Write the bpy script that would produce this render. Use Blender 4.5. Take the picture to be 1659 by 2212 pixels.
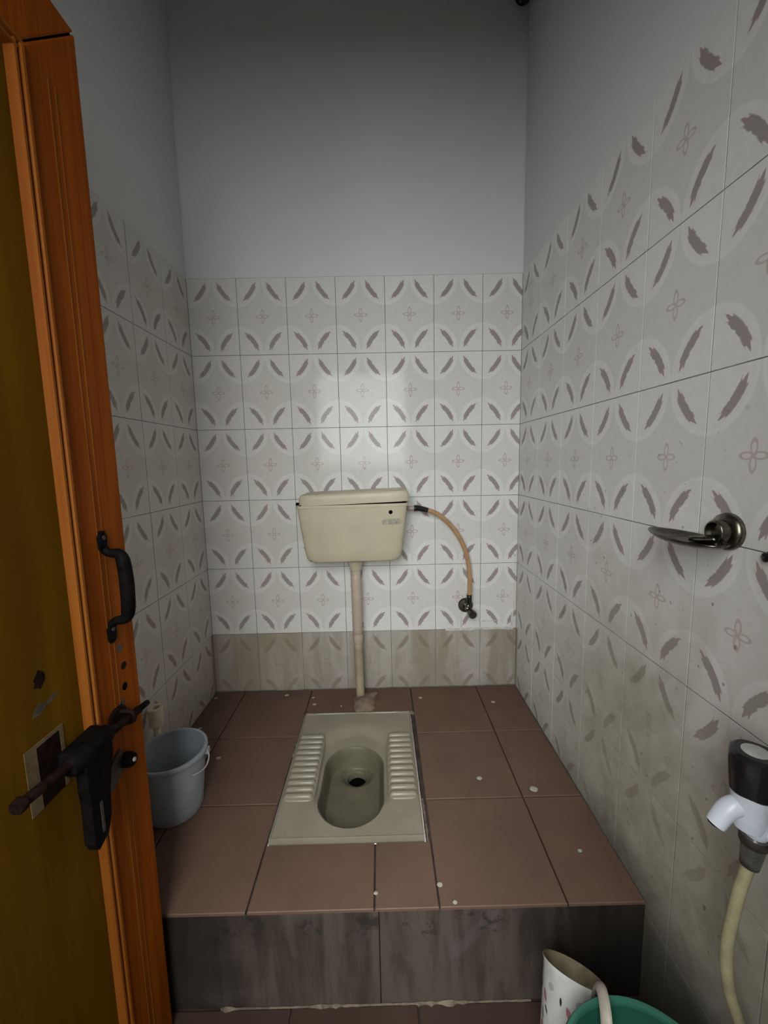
import bpy, bmesh, math, random
from mathutils import Vector, Matrix, Euler

for o in list(bpy.data.objects):
    bpy.data.objects.remove(o)
scene = bpy.context.scene
COL = scene.collection
random.seed(7)

# ------------------------------------------------------------------ camera
IMG_W, FOCAL_PX = 1659.0, 877.8
cam_data = bpy.data.cameras.new('camera')
cam = bpy.data.objects.new('camera', cam_data)
COL.objects.link(cam)
RGT = Vector((0.99974733, -0.00940337, -0.02041682))
UPV = Vector((0.02141096, 0.12181842, 0.99232144))
FWD = Vector((0.00684402, 0.99250786, -0.12198898))
m = Matrix.Identity(4)
for i in range(3):
    m[i][0] = RGT[i]; m[i][1] = UPV[i]; m[i][2] = -FWD[i]
m[0][3], m[1][3], m[2][3] = 0.7671, -1.7460, 1.0228
cam.matrix_world = m
cam_data.sensor_fit = 'HORIZONTAL'
cam_data.sensor_width = 36.0
cam_data.lens = 36.0 * FOCAL_PX / IMG_W
cam_data.clip_start = 0.01
scene.camera = cam

# ------------------------------------------------------------------ room numbers
XR = 1.362            # inner face of right wall tiles (left wall tiles at x = 0, back wall tiles at y = 0)
YF = -1.72            # inner face of front wall (doorway wall, behind the camera)
ZL = -0.26            # lower floor;  platform top is z = 0
ZTOP = 1.771          # top of the tiles
ZC = 3.0              # ceiling
YE = -0.925           # platform front edge
DX0, DX1, DZ1 = 0.225, 0.985, 1.765   # clear doorway

# ------------------------------------------------------------------ world + light
world = bpy.data.worlds.new('sky')
scene.world = world
world.use_nodes = True
bg = world.node_tree.nodes['Background']
bg.inputs['Color'].default_value = (0.965, 1.0, 0.985, 1)
bg.inputs['Strength'].default_value = 12.8
pl = bpy.data.lights.new('doorway_portal', 'AREA')
pl.shape = 'RECTANGLE'; pl.size = DX1 - DX0; pl.size_y = DZ1 - ZL
po = bpy.data.objects.new('doorway_portal', pl)
COL.objects.link(po)
po.location = ((DX0 + DX1) / 2, YF - 0.2, (DZ1 + ZL) / 2)
po.rotation_euler = (math.radians(90), 0, 0)   # faces +Y into the room
pl.cycles.is_portal = True

vs = scene.view_settings
vs.view_transform = 'Standard'; vs.look = 'None'; vs.gamma = 1.0; vs.exposure = 0.0
vs.use_curve_mapping = False

# ------------------------------------------------------------------ node helpers
class X:
    """tiny expression wrapper that writes Math nodes"""
    nt = None
    def __init__(s, v): s.v = v
    @staticmethod
    def w(a): return a if isinstance(a, X) else X(a)
    @staticmethod
    def op(name, *args):
        n = X.nt.nodes.new('ShaderNodeMath'); n.operation = name
        for i, a in enumerate(args):
            a = X.w(a)
            if isinstance(a.v, (int, float)): n.inputs[i].default_value = a.v
            else: X.nt.links.new(a.v, n.inputs[i])
        return X(n.outputs[0])
    def __add__(s, o): return X.op('ADD', s, o)
    __radd__ = __add__
    def __sub__(s, o): return X.op('SUBTRACT', s, o)
    def __rsub__(s, o): return X.op('SUBTRACT', o, s)
    def __mul__(s, o): return X.op('MULTIPLY', s, o)
    __rmul__ = __mul__
    def __truediv__(s, o): return X.op('DIVIDE', s, o)
    def abs(s): return X.op('ABSOLUTE', s)
    def sqrt(s): return X.op('SQRT', s)
    def cos(s): return X.op('COSINE', s)
    def clamp(s):
        r = X.op('ADD', s, 0.0); r.v.node.use_clamp = True; return r
    def min(s, o): return X.op('MINIMUM', s, o)
    def max(s, o): return X.op('MAXIMUM', s, o)

def sstep(x, a, b):
    n = X.nt.nodes.new('ShaderNodeMapRange'); n.interpolation_type = 'SMOOTHSTEP'
    X.nt.links.new(x.v, n.inputs['Value'])
    n.inputs['From Min'].default_value = a; n.inputs['From Max'].default_value = b
    n.inputs['To Min'].default_value = 0; n.inputs['To Max'].default_value = 1
    if a > b:
        n.inputs['From Min'].default_value = b; n.inputs['From Max'].default_value = a
        n.inputs['To Min'].default_value = 1; n.inputs['To Max'].default_value = 0
    return X(n.outputs['Result'])

def noise(vec, scale, detail=3, rough=0.5, color=False, dist=0.0):
    n = X.nt.nodes.new('ShaderNodeTexNoise')
    X.nt.links.new(vec, n.inputs['Vector'])
    n.inputs['Scale'].default_value = scale; n.inputs['Detail'].default_value = detail
    n.inputs['Roughness'].default_value = rough; n.inputs['Distortion'].default_value = dist
    return n.outputs['Color'] if color else X(n.outputs['Fac'])

def mixc(f, a, b, mode='MIX'):
    n = X.nt.nodes.new('ShaderNodeMix'); n.data_type = 'RGBA'; n.blend_type = mode
    f = X.w(f)
    if isinstance(f.v, (int, float)): n.inputs[0].default_value = f.v
    else: X.nt.links.new(f.v, n.inputs[0])
    for i, c in ((6, a), (7, b)):
        if isinstance(c, tuple): n.inputs[i].default_value = (*c, 1)
        else: X.nt.links.new(c, n.inputs[i])
    return n.outputs[2]

def start(name):
    mt = bpy.data.materials.new(name); mt.use_nodes = True
    nt = mt.node_tree; X.nt = nt
    b = nt.nodes['Principled BSDF']
    return mt, nt, b

def sep(vec):
    n = X.nt.nodes.new('ShaderNodeSeparateXYZ'); X.nt.links.new(vec, n.inputs[0])
    return X(n.outputs[0]), X(n.outputs[1]), X(n.outputs[2])

def objco():
    return X.nt.nodes.new('ShaderNodeTexCoord').outputs['Object']
def worldco():
    return X.nt.nodes.new('ShaderNodeNewGeometry').outputs['Position']
def mapv(vec, s=(1, 1, 1), loc=(0, 0, 0)):
    n = X.nt.nodes.new('ShaderNodeMapping'); X.nt.links.new(vec, n.inputs[0])
    n.inputs['Scale'].default_value = s; n.inputs['Location'].default_value = loc
    return n.outputs[0]
def setin(b, name, v):
    v = X.w(v) if not isinstance(v, tuple) and not hasattr(v, 'node') else v
    if isinstance(v, X):
        if isinstance(v.v, (int, float)): b.inputs[name].default_value = v.v
        else: X.nt.links.new(v.v, b.inputs[name])
    elif isinstance(v, tuple): b.inputs[name].default_value = (*v, 1)
    else: X.nt.links.new(v, b.inputs[name])
def bump(b, h, strength=0.3, dist=0.002):
    n = X.nt.nodes.new('ShaderNodeBump'); n.inputs['Strength'].default_value = strength
    n.inputs['Distance'].default_value = dist
    X.nt.links.new(h.v, n.inputs['Height']); X.nt.links.new(n.outputs[0], b.inputs['Normal'])

def simple(name, col, rough=0.5, metal=0.0, var=0.12, nscale=30.0, dirt=None, spec=0.5, bumpy=0.0, trans=0.0, alpha=1.0):
    mt, nt, b = start(name)
    co = objco()
    n = noise(co, nscale, 4, 0.6)
    c2 = tuple(max(0, c * (1 - var * 2)) for c in col)
    c = mixc(sstep(n, 0.3, 0.75), tuple(min(1, v * (1 + var * 0.5)) for v in col), c2)
    if dirt:
        n2 = noise(co, nscale * 0.35, 5, 0.65)
        c = mixc(sstep(n2, 0.48, 0.75) * 0.7, c, dirt)
    setin(b, 'Base Color', c)
    setin(b, 'Roughness', (n * 0.25 + (rough - 0.12)).clamp())
    b.inputs['Metallic'].default_value = metal
    b.inputs['Specular IOR Level'].default_value = spec
    b.inputs['Transmission Weight'].default_value = trans
    b.inputs['Alpha'].default_value = alpha
    if bumpy: bump(b, noise(co, nscale * 4, 3), bumpy, 0.002)
    return mt

# ------------------------------------------------------------------ materials
def make_tile_material():
    mt, nt, b = start('printed_wall_tile')
    co = objco(); wp = worldco()
    x, y, z = sep(co); wx, wy, wz = sep(wp)
    # jitter
    nj = noise(co, 105.0, 2, 0.5); nj2 = noise(co, 45.0, 3, 0.6)
    ax = x.abs(); az = z.abs()
    px = 0.1 - ax; pz = 0.15 - az
    pe = pz * 0.88
    r = (px * px + pe * pe).sqrt()
    R0 = 0.080
    # leaf: a slightly bowed bar with ragged, many-pointed ends
    u = (px - 0.0512) * -0.598 + (pz - 0.0525) * 0.801 + (nj - 0.5) * 0.006
    v = (px - 0.0512) * 0.801 + (pz - 0.0525) * 0.598 + (nj - 0.5) * 0.003
    t = u / 0.0455
    at = t.abs()
    s = (v - (1.0 - t * t) * 0.0065) / 0.0092
    lim = 0.84 + 0.16 * ((s * 5.2).cos())
    end = sstep(lim - at, -0.04, 0.06)
    wid = 1.0 - 0.30 * at * at * at + (nj - 0.5) * 0.7
    side = sstep(wid - s.abs(), -0.14, 0.18)
    leaf = end * side
    # glaze ground
    field = sstep(r, R0 + 0.016, R0 + 0.022)
    ring = sstep(r, R0 + 0.010, R0 + 0.014) * sstep(r, R0 + 0.022, R0 + 0.017)
    base = mixc(field, (0.715, 0.71, 0.69), (0.65, 0.64, 0.615))
    base = mixc(ring * 0.30, base, (0.78, 0.775, 0.76))
    base = mixc(sstep(nj2, 0.35, 0.7) * 0.14, base, (0.46, 0.44, 0.42))
    oi = nt.nodes.new('ShaderNodeObjectInfo')
    base = mixc(X(oi.outputs['Random']) * 0.10, base, (0.50, 0.47, 0.42))
    # flower in the middle
    rt = X.op('POWER', ax / 0.036, 0.75) + X.op('POWER', az / 0.040, 0.75)
    star = sstep((rt - 1.0).abs(), 0.16, 0.06)
    d1x = ax / 0.0055; d1z = (az - 0.0135) / 0.0125
    d2x = (ax - 0.0125) / 0.0115; d2z = az / 0.0055
    d = (d1x * d1x + d1z * d1z).sqrt().min((d2x * d2x + d2z * d2z).sqrt())
    petal = sstep((d - 1.0).abs(), 0.40, 0.15)
    base = mixc(star * 0.35, base, (0.66, 0.64, 0.62))
    base = mixc(petal * 0.50, base, (0.38, 0.24, 0.235))
    lc = mixc(sstep(at + (nj - 0.5) * 0.6, 0.45, 0.85), (0.235, 0.185, 0.185), (0.31, 0.175, 0.185))
    lc = mixc(sstep(nj, 0.35, 0.65) * 0.4, lc, (0.20, 0.165, 0.165))
    col = mixc(leaf * 0.80, base, lc)
    # grime: splashed lime and soap film, by place in the room
    n1 = noise(wp, 3.2, 5, 0.6, dist=0.6); n2 = noise(wp, 11.0, 5, 0.65)
    n3 = noise(mapv(wp, (9, 9, 1.6)), 1.0, 5, 0.65)
    right = sstep(wx, XR - 0.02, XR - 0.01)
    back = sstep(wy, -0.03, -0.01)
    near = sstep(wy, -0.25, -0.8)
    hgt = sstep(wz + (n1 - 0.5) * 0.9, 0.92, 0.22)
    g_r = right * hgt * (0.30 + 0.70 * near) * (0.70 + 0.5 * n2)
    film = back * sstep(wz, 0.2725, 0.2695) * (0.70 + 0.35 * sstep(n3, 0.35, 0.65)) 
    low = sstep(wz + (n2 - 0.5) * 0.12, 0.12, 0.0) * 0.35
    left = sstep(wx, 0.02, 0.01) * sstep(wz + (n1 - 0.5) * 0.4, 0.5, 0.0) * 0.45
    col = mixc(g_r.clamp() * 0.85, col, mixc(sstep(n2, 0.3, 0.7), (0.34, 0.32, 0.235), (0.255, 0.235, 0.17)))
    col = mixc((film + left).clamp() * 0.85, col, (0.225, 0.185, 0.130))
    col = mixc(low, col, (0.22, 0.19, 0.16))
    door_bounce = (sstep(wx + (n1 - 0.5) * 0.5, 0.75, 0.25) * 0.16).clamp()  # warm tint toward the left, painted as bounce from the orange door
    col = mixc(door_bounce, col, (0.42, 0.34, 0.22))
    # grey mud wash at the foot of the right wall, under the tap
    wash = right * sstep(wz + (n1 - 0.5) * 0.25, 0.12, -0.05) * near
    col = mixc(wash * 0.92, col, mixc(sstep(n3, 0.35, 0.7), (0.125, 0.122, 0.108), (0.085, 0.076, 0.054)))
    # rusty halo patches
    rust = right * sstep(n1 * 0.6 + n2 * 0.4, 0.56, 0.66) * sstep(wz, 1.2, 0.6)
    col = mixc(rust * 0.45, col, (0.42, 0.37, 0.23))
    # specks
    sp = sstep(noise(wp, 55.0, 1), 0.735, 0.76) * right * sstep(wz, 1.25, 0.8)
    col = mixc(sp * 0.6, col, (0.10, 0.09, 0.09))
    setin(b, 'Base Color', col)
    setin(b, 'Roughness', (0.10 + 0.35 * (g_r + film + wash).clamp() + (nj2 - 0.5) * 0.06).clamp())
    b.inputs['Specular IOR Level'].default_value = 0.13
    bump(b, noise(co, 14.0, 2) + nj * 0.05, 0.07, 0.004)
    return mt

def make_paint():
    mt, nt, b = start('white_wall_paint')
    wp = worldco()
    n = noise(wp, 2.2, 5, 0.6); n2 = noise(wp, 24.0, 4, 0.6)
    c = mixc(sstep(n, 0.35, 0.7) * 0.5, (0.66, 0.665, 0.672), (0.62, 0.62, 0.625))
    c = mixc(sstep(n2, 0.58, 0.75) * 0.15, c, (0.55, 0.545, 0.53))
    setin(b, 'Base Color', c)
    b.inputs['Roughness'].default_value = 0.75
    b.inputs['Specular IOR Level'].default_value = 0.25
    bump(b, noise(wp, 90.0, 4) , 0.25, 0.002)
    return mt

def make_wood(name, c1, c2, c3, rough, fine=1.0):
    mt, nt, b = start(name)
    co = objco()
    g = noise(mapv(co, (60 * fine, 60 * fine, 1.6)), 1.0, 5, 0.6, dist=0.4)
    g2 = noise(mapv(co, (9, 9, 2.0)), 1.0, 4, 0.6)
    c = mixc(sstep(g, 0.35, 0.68), c1, c2)
    c = mixc(sstep(g2, 0.4, 0.75) * 0.55, c, c3)
    setin(b, 'Base Color', c)
    setin(b, 'Roughness', (g * 0.3 + (rough - 0.15)).clamp())
    b.inputs['Specular IOR Level'].default_value = 0.06
    bump(b, g, 0.15, 0.002)
    return mt

def make_floor_tile(name='red_clay_floor_tile', k=1.0, rough=0.55):
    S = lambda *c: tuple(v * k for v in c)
    mt, nt, b = start(name)
    wp = worldco()
    n = noise(wp, 5.0, 5, 0.62); n2 = noise(wp, 140.0, 2, 0.5); n3 = noise(wp, 17.0, 4, 0.6)
    oi = nt.nodes.new('ShaderNodeObjectInfo')
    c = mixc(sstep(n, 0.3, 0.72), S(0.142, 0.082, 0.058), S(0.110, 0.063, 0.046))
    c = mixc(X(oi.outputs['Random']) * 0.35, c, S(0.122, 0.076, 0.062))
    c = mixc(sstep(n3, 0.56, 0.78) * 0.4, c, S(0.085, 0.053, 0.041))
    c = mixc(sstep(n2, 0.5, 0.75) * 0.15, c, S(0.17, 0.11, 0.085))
    setin(b, 'Base Color', c)
    setin(b, 'Roughness', (rough + (n3 - 0.5) * 0.4).clamp())
    b.inputs['Specular IOR Level'].default_value = 0.3
    bump(b, n2, 0.15, 0.001)
    return mt

def make_riser():
    mt, nt, b = start('stained_riser_slab')
    wp = worldco()
    st = noise(mapv(wp, (14, 14, 2.0)), 1.0, 5, 0.65, dist=0.3)
    n = noise(wp, 4.0, 5, 0.6, dist=0.8); n3 = noise(wp, 20.0, 5, 0.7)
    wx, wy, wz = sep(wp)
    c = mixc(sstep(st, 0.40, 0.62), (0.080, 0.062, 0.052), (0.040, 0.029, 0.021))
    c = mixc(sstep(n, 0.52, 0.75) * 0.55, c, (0.105, 0.088, 0.084))
    c = mixc(sstep(n3, 0.54, 0.64) * sstep(wz + (n - 0.5) * 0.2, -0.12, -0.03) * 0.85, c, (0.022, 0.02, 0.018))
    # black mould blooms in the two lower corners
    mould = sstep(wx + (n - 0.5) * 0.25, 0.50, 0.34) + sstep(wx + (n - 0.5) * 0.25, 1.02, 1.20)
    c = mixc(mould.clamp() * (0.60 + 0.4 * st).clamp(), c, (0.010, 0.008, 0.006))
    setin(b, 'Base Color', c)
    b.inputs['Roughness'].default_value = 0.6
    b.inputs['Specular IOR Level'].default_value = 0.3
    bump(b, st + n3 * 0.4, 0.2, 0.002)
    return mt

def make_hose():
    mt, nt, b = start('tan_plastic_hose')
    co = objco(); n = noise(co, 40.0, 3)
    lw = nt.nodes.new('ShaderNodeLayerWeight'); lw.inputs['Blend'].default_value = 0.35
    c = mixc(sstep(n, 0.3, 0.7), (0.46, 0.28, 0.14), (0.38, 0.22, 0.11))
    setin(b, 'Base Color', c)
    b.inputs['Roughness'].default_value = 0.3
    return mt

def make_mug():
    mt, nt, b = start('printed_mug_plastic')
    co = objco(); x, y, z = sep(co)
    n = noise(co, 35.0, 4)
    ang = X.op('ARCTAN2', y, x)
    c = mixc(sstep(n, 0.35, 0.75), (0.50, 0.50, 0.48), (0.38, 0.385, 0.36))
    def spot(a0, z0, sa, sz, tilt, col):
        nonlocal c
        da = (ang - a0) * 0.055; dz = z - z0
        ca, sn = math.cos(tilt), math.sin(tilt)
        u = (da * ca + dz * sn) / sa; v = (dz * ca - da * sn) / sz
        c = mixc(sstep((u * u + v * v).sqrt() + (n - 0.5) * 0.5, 1.1, 0.8), c, col)
    return mt, b, spot, (lambda: c)

M = {}
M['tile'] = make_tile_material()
M['paint'] = make_paint()
M['grout'] = simple('grey_grout', (0.17, 0.17, 0.155), 0.9, var=0.25, nscale=14, dirt=(0.42, 0.41, 0.39))
M['floor_grout'] = simple('dark_floor_joint', (0.055, 0.036, 0.03), 0.9, var=0.3, nscale=25)
M['mortar'] = simple('crumbly_mortar', (0.21, 0.15, 0.115), 0.95, var=0.25, nscale=40, bumpy=0.8)
M['cream_mortar'] = simple('pale_mortar', (0.155, 0.12, 0.088), 0.9, var=0.3, nscale=60, dirt=(0.08, 0.055, 0.04), bumpy=0.5)
M['white_cement'] = simple('white_cement', (0.60, 0.59, 0.55), 0.8, var=0.15, nscale=60)
M['floor_tile'] = make_floor_tile()
M['dark_floor_tile'] = make_floor_tile('dark_clay_floor_tile', 0.36, 0.5)  # same clay tile in a darker tone for the lower floor
M['riser'] = make_riser()
M['stile'] = make_wood('orange_varnished_wood', (0.30, 0.072, 0.004), (0.20, 0.042, 0.002), (0.25, 0.056, 0.003), 0.6)
M['moulding'] = make_wood('worn_moulding_wood', (0.24, 0.080, 0.013), (0.165, 0.043, 0.0045), (0.20, 0.058, 0.008), 0.5)
M['panel'] = make_wood('brown_panel_wood', (0.135, 0.064, 0.001), (0.105, 0.048, 0.0008), (0.085, 0.032, 0.001), 0.7, 0.4)
M['frame'] = make_wood('door_frame_wood', (0.22, 0.08, 0.02), (0.16, 0.05, 0.012), (0.18, 0.06, 0.015), 0.5)
M['iron'] = simple('black_iron', (0.006, 0.005, 0.005), 0.55, 0.0, var=0.3, nscale=60, dirt=(0.008, 0.006, 0.005), spec=0.03)
M['rusty'] = simple('rusty_iron', (0.016, 0.008, 0.006), 0.65, 0.0, var=0.35, nscale=70, dirt=(0.008, 0.005, 0.005), spec=0.05)
M['grey_metal'] = simple('dull_grey_metal', (0.055, 0.042, 0.033), 0.5, 0.3, var=0.3, nscale=60)
M['ghost'] = simple('bare_pale_wood', (0.14, 0.095, 0.045), 0.75, var=0.2, nscale=50)
M['hole'] = simple('dark_hole', (0.003, 0.002, 0.002), 0.9, spec=0.05)
M['scuff'] = simple('grey_scuff', (0.075, 0.058, 0.036), 0.8, var=0.3, nscale=90)
M['cistern'] = simple('cream_cistern_plastic', (0.50, 0.45, 0.325), 0.42, var=0.05, nscale=6, spec=0.4)
M['sticker'] = simple('worn_sticker', (0.36, 0.335, 0.27), 0.7, var=0.2, nscale=120)
M['pvc'] = simple('grey_white_pipe_plastic', (0.47, 0.385, 0.31), 0.5, var=0.1, nscale=14)
M['pvc_old'] = simple('yellowed_pipe_plastic', (0.36, 0.29, 0.195), 0.55, var=0.12, nscale=16, dirt=(0.24, 0.18, 0.11))
M['ceramic'] = simple('ivory_ceramic', (0.255, 0.230, 0.175), 0.3, var=0.07, nscale=9, spec=0.35, dirt=(0.185, 0.162, 0.118))
M['bowl'] = simple('dark_bowl_ceramic', (0.125, 0.112, 0.075), 0.5, var=0.12, nscale=14)  # bowl in a darker grey-green tone than the plate
M['bucket'] = simple('blue_grey_bucket_plastic', (0.34, 0.375, 0.415), 0.45, var=0.10, nscale=12, dirt=(0.29, 0.31, 0.33))
M['white_plastic'] = simple('white_tap_plastic', (0.62, 0.66, 0.74), 0.28, var=0.03, nscale=20)
M['aged_white'] = simple('aged_white_plastic', (0.68, 0.61, 0.46), 0.5, var=0.12, nscale=40)
M['black_plastic'] = simple('glossy_black_plastic', (0.010, 0.010, 0.011), 0.2, var=0.1, nscale=20)
M['cap'] = simple('pale_grey_cap', (0.42, 0.42, 0.41), 0.45, var=0.15, nscale=80)
M['chrome'] = simple('tarnished_chrome', (0.17, 0.16, 0.125), 0.28, 1.0, var=0.25, nscale=50, dirt=(0.07, 0.064, 0.045))
M['hose'] = make_hose()
M['cream_hose'] = simple('cream_rubber_hose', (0.36, 0.325, 0.19), 0.6, var=0.12, nscale=30)
M['sleeve'] = simple('smoky_clear_sleeve', (0.16, 0.16, 0.15), 0.25, var=0.2, nscale=40, trans=0.55)
M['green'] = simple('green_bucket_plastic', (0.016, 0.085, 0.055), 0.4, var=0.12, nscale=10)
M['green_rim'] = simple('green_rim_plastic', (0.030, 0.135, 0.092), 0.4, var=0.12, nscale=10)
M['mug_in'] = simple('stained_mug_lining', (0.21, 0.175, 0.10), 0.65, var=0.2, nscale=25)
M['mug_handle'] = simple('cream_handle_plastic', (0.36, 0.315, 0.27), 0.5, var=0.12, nscale=40)
M['concrete'] = simple('grey_concrete', (0.14, 0.135, 0.125), 0.9, var=0.2, nscale=4)
M['drop'] = simple('white_paint_drop', (0.40, 0.365, 0.30), 0.7, var=0.08, nscale=80)

# ------------------------------------------------------------------ mesh helpers
def obj(name, bm, mat, parent=None, loc=None, smooth=False, bevel=0.0):
    me = bpy.data.meshes.new(name)
    if bevel: bmesh.ops.bevel(bm, geom=list(bm.edges), offset=bevel, segments=2, affect='EDGES', profile=0.6)
    bmesh.ops.recalc_face_normals(bm, faces=bm.faces)
    bm.to_mesh(me); bm.free()
    for mt in (mat if isinstance(mat, (list, tuple)) else [mat]):
        me.materials.append(M[mt] if isinstance(mt, str) else mt)
    if smooth:
        for p in me.polygons: p.use_smooth = True
        if smooth is not True:
            me.set_sharp_from_angle(angle=math.radians(smooth))
    o = bpy.data.objects.new(name, me); COL.objects.link(o)
    if parent is not None: o.parent = parent
    if loc is not None: o.location = loc
    return o

def tag(o, label, cat=None, group=None, kind=None):
    o['label'] = label
    if cat: o['category'] = cat
    if group: o['group'] = group
    if kind: o['kind'] = kind
    return o

def thing(name, label, cat, loc=(0, 0, 0), kind=None):
    o = bpy.data.objects.new(name, None); COL.objects.link(o)
    o.location = loc; o.empty_display_size = 0.05
    return tag(o, label, cat, kind=kind)

def bx(bm, x0, x1, y0, y1, z0, z1, mi=0):
    v = [bm.verts.new((x, y, z)) for x in (x0, x1) for y in (y0, y1) for z in (z0, z1)]
    for f in ((0, 1, 3, 2), (4, 6, 7, 5), (0, 4, 5, 1), (2, 3, 7, 6), (0, 2, 6, 4), (1, 5, 7, 3)):
        bm.faces.new([v[i] for i in f]).material_index = mi
    return v

def loft(bm, rings, cap0=True, cap1=True, closed=True, mi=0):
    vr = [[bm.verts.new(p) for p in r] for r in rings]
    n = len(vr[0])
    for a, b in zip(vr[:-1], vr[1:]):
        for i in range(n if closed else n - 1):
            j = (i + 1) % n
            bm.faces.new((a[i], a[j], b[j], b[i])).material_index = mi
    if cap0: bm.faces.new(list(reversed(vr[0]))).material_index = mi
    if cap1: bm.faces.new(vr[-1]).material_index = mi
    return vr

def circ(c, r, n=24, ax='z', ph=0.0):
    out = []
    for i in range(n):
        a = 2 * math.pi * i / n + ph
        u, v = r * math.cos(a), r * math.sin(a)
        out.append({'z': (c[0] + u, c[1] + v, c[2]), 'y': (c[0] + u, c[1], c[2] + v), 'x': (c[0], c[1] + u, c[2] + v)}[ax])
    return out

def lathe(bm, prof, c=(0, 0, 0), ax='z', n=32, cap0=True, cap1=True, mi=0):
    rings = []
    for r, h in prof:
        cc = {'z': (c[0], c[1], c[2] + h), 'y': (c[0], c[1] + h, c[2]), 'x': (c[0] + h, c[1], c[2])}[ax]
        rings.append(circ(cc, max(r, 1e-4), n, ax))
    return loft(bm, rings, cap0, cap1, mi=mi)

def smooth_path(pts, k=6):
    P = [Vector(p) for p in pts]; out = []
    for i in range(len(P) - 1):
        p0 = P[i - 1] if i else P[i] * 2 - P[i + 1]
        p1, p2 = P[i], P[i + 1]
        p3 = P[i + 2] if i + 2 < len(P) else P[i + 1] * 2 - P[i]
        for j in range(k):
            t = j / k
            out.append(0.5 * ((2 * p1) + (p2 - p0) * t + (2 * p0 - 5 * p1 + 4 * p2 - p3) * t * t + (3 * p1 - p0 - 3 * p2 + p3) * t ** 3))
    out.append(P[-1])
    return out

def tube(bm, pts, rad, n=14, k=6, flat=None, mi=0, up=None, smoothp=True):
    """rad: number or list per control point; flat=(a,b) gives a flattened section"""
    P = smooth_path(pts, k) if smoothp else [Vector(p) for p in pts]
    m_ = len(P)
    if not isinstance(rad, (list, tuple)): rad = [rad] * len(pts)
    rr = []
    for i in range(m_):
        t = i / (m_ - 1) * (len(rad) - 1); a = min(int(t), len(rad) - 2)
        rr.append(rad[a] + (rad[a + 1] - rad[a]) * (t - a))
    T = (P[1] - P[0]).normalized()
    ref = Vector(up) if up else (Vector((0, 0, 1)) if abs(T.z) < 0.9 else Vector((1, 0, 0)))
    N = (ref - T * ref.dot(T)).normalized()
    rings = []
    for i in range(m_):
        T = (P[min(i + 1, m_ - 1)] - P[max(i - 1, 0)]).normalized()
        N = (N - T * N.dot(T)).normalized(); B = T.cross(N)
        fa, fb = flat if flat else (1, 1)
        rings.append([P[i] + N * (rr[i] * fa * math.cos(2 * math.pi * j / n)) + B * (rr[i] * fb * math.sin(2 * math.pi * j / n)) for j in range(n)])
    return loft(bm, rings, mi=mi)

def rrect(cx, cy, hx, hy, z, n=48, e=6.0):
    out = []
    for i in range(n):
        a = 2 * math.pi * (i + 0.5) / n
        c, s = math.cos(a), math.sin(a)
        out.append((cx + hx * math.copysign(abs(c) ** (2 / e), c), cy + hy * math.copysign(abs(s) ** (2 / e), s), z))
    return out

def nb(): return bmesh.new()

def sm(a, b, x):
    t = max(0.0, min(1.0, (x - a) / (b - a))); return t * t * (3 - 2 * t)

# ------------------------------------------------------------------ SETTING: walls
TH = 0.008
def wall(name, label, boxes):
    bm = nb()
    for b_ in boxes: bx(bm, *b_)
    o = obj(name, bm, ['paint', 'grout'])
    return tag(o, label, 'wall', kind='structure')

G = 0.0011   # grout face sits this far behind the tile face
wall_back = wall('wall_back', 'back wall, white paint above patterned tiles behind the cistern', [
    (-0.2, XR + 0.2, 0.003, 0.15, ZTOP, ZC, 0), (-0.2, XR + 0.2, G, 0.15, ZL - 0.05, ZTOP, 1)])
wall_right = wall('wall_right', 'right wall, white paint above patterned tiles with tap and soap dish', [
    (XR + 0.0015, XR + 0.15, YF, 0.0, ZTOP, ZC, 0), (XR + G, XR + 0.15, YF, 0.0, ZL - 0.05, ZTOP, 1)])
wall_left = wall('wall_left', 'left wall, white paint above patterned tiles beyond the open door', [
    (-0.15, -0.0015, YF, 0.0, ZTOP, ZC, 0), (-0.15, -G, YF, 0.0, ZL - 0.05, ZTOP, 1)])
FW = 0.055
wall_front = wall('wall_front', 'white front wall around the doorway behind the viewer', [
    (-0.15, DX0 - FW, YF - 0.13, YF, ZL - 0.05, ZC, 0), (DX1 + FW, XR + 0.15, YF - 0.13, YF, ZL - 0.05, ZC, 0),
    (DX0 - FW, DX1 + FW, YF - 0.13, YF, DZ1 + FW, ZC, 0)])
bm = nb(); bx(bm, -0.15, XR + 0.15, YF - 0.13, 0.15, ZC, ZC + 0.12)
tag(obj('ceiling', bm, 'paint'), 'plain white ceiling above the toilet room', 'ceiling', kind='structure')
bm = nb()
bx(bm, DX0 - FW, DX0, YF - 0.11, YF - 0.001, ZL, DZ1 + FW)
bx(bm, DX1, DX1 + FW, YF - 0.11, YF - 0.001, ZL, DZ1 + FW)
bx(bm, DX0, DX1, YF - 0.11, YF - 0.001, DZ1, DZ1 + FW)
tag(obj('trim_1', bm, 'frame'), 'brown wooden door frame around the doorway', 'door frame', kind='structure')

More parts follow.
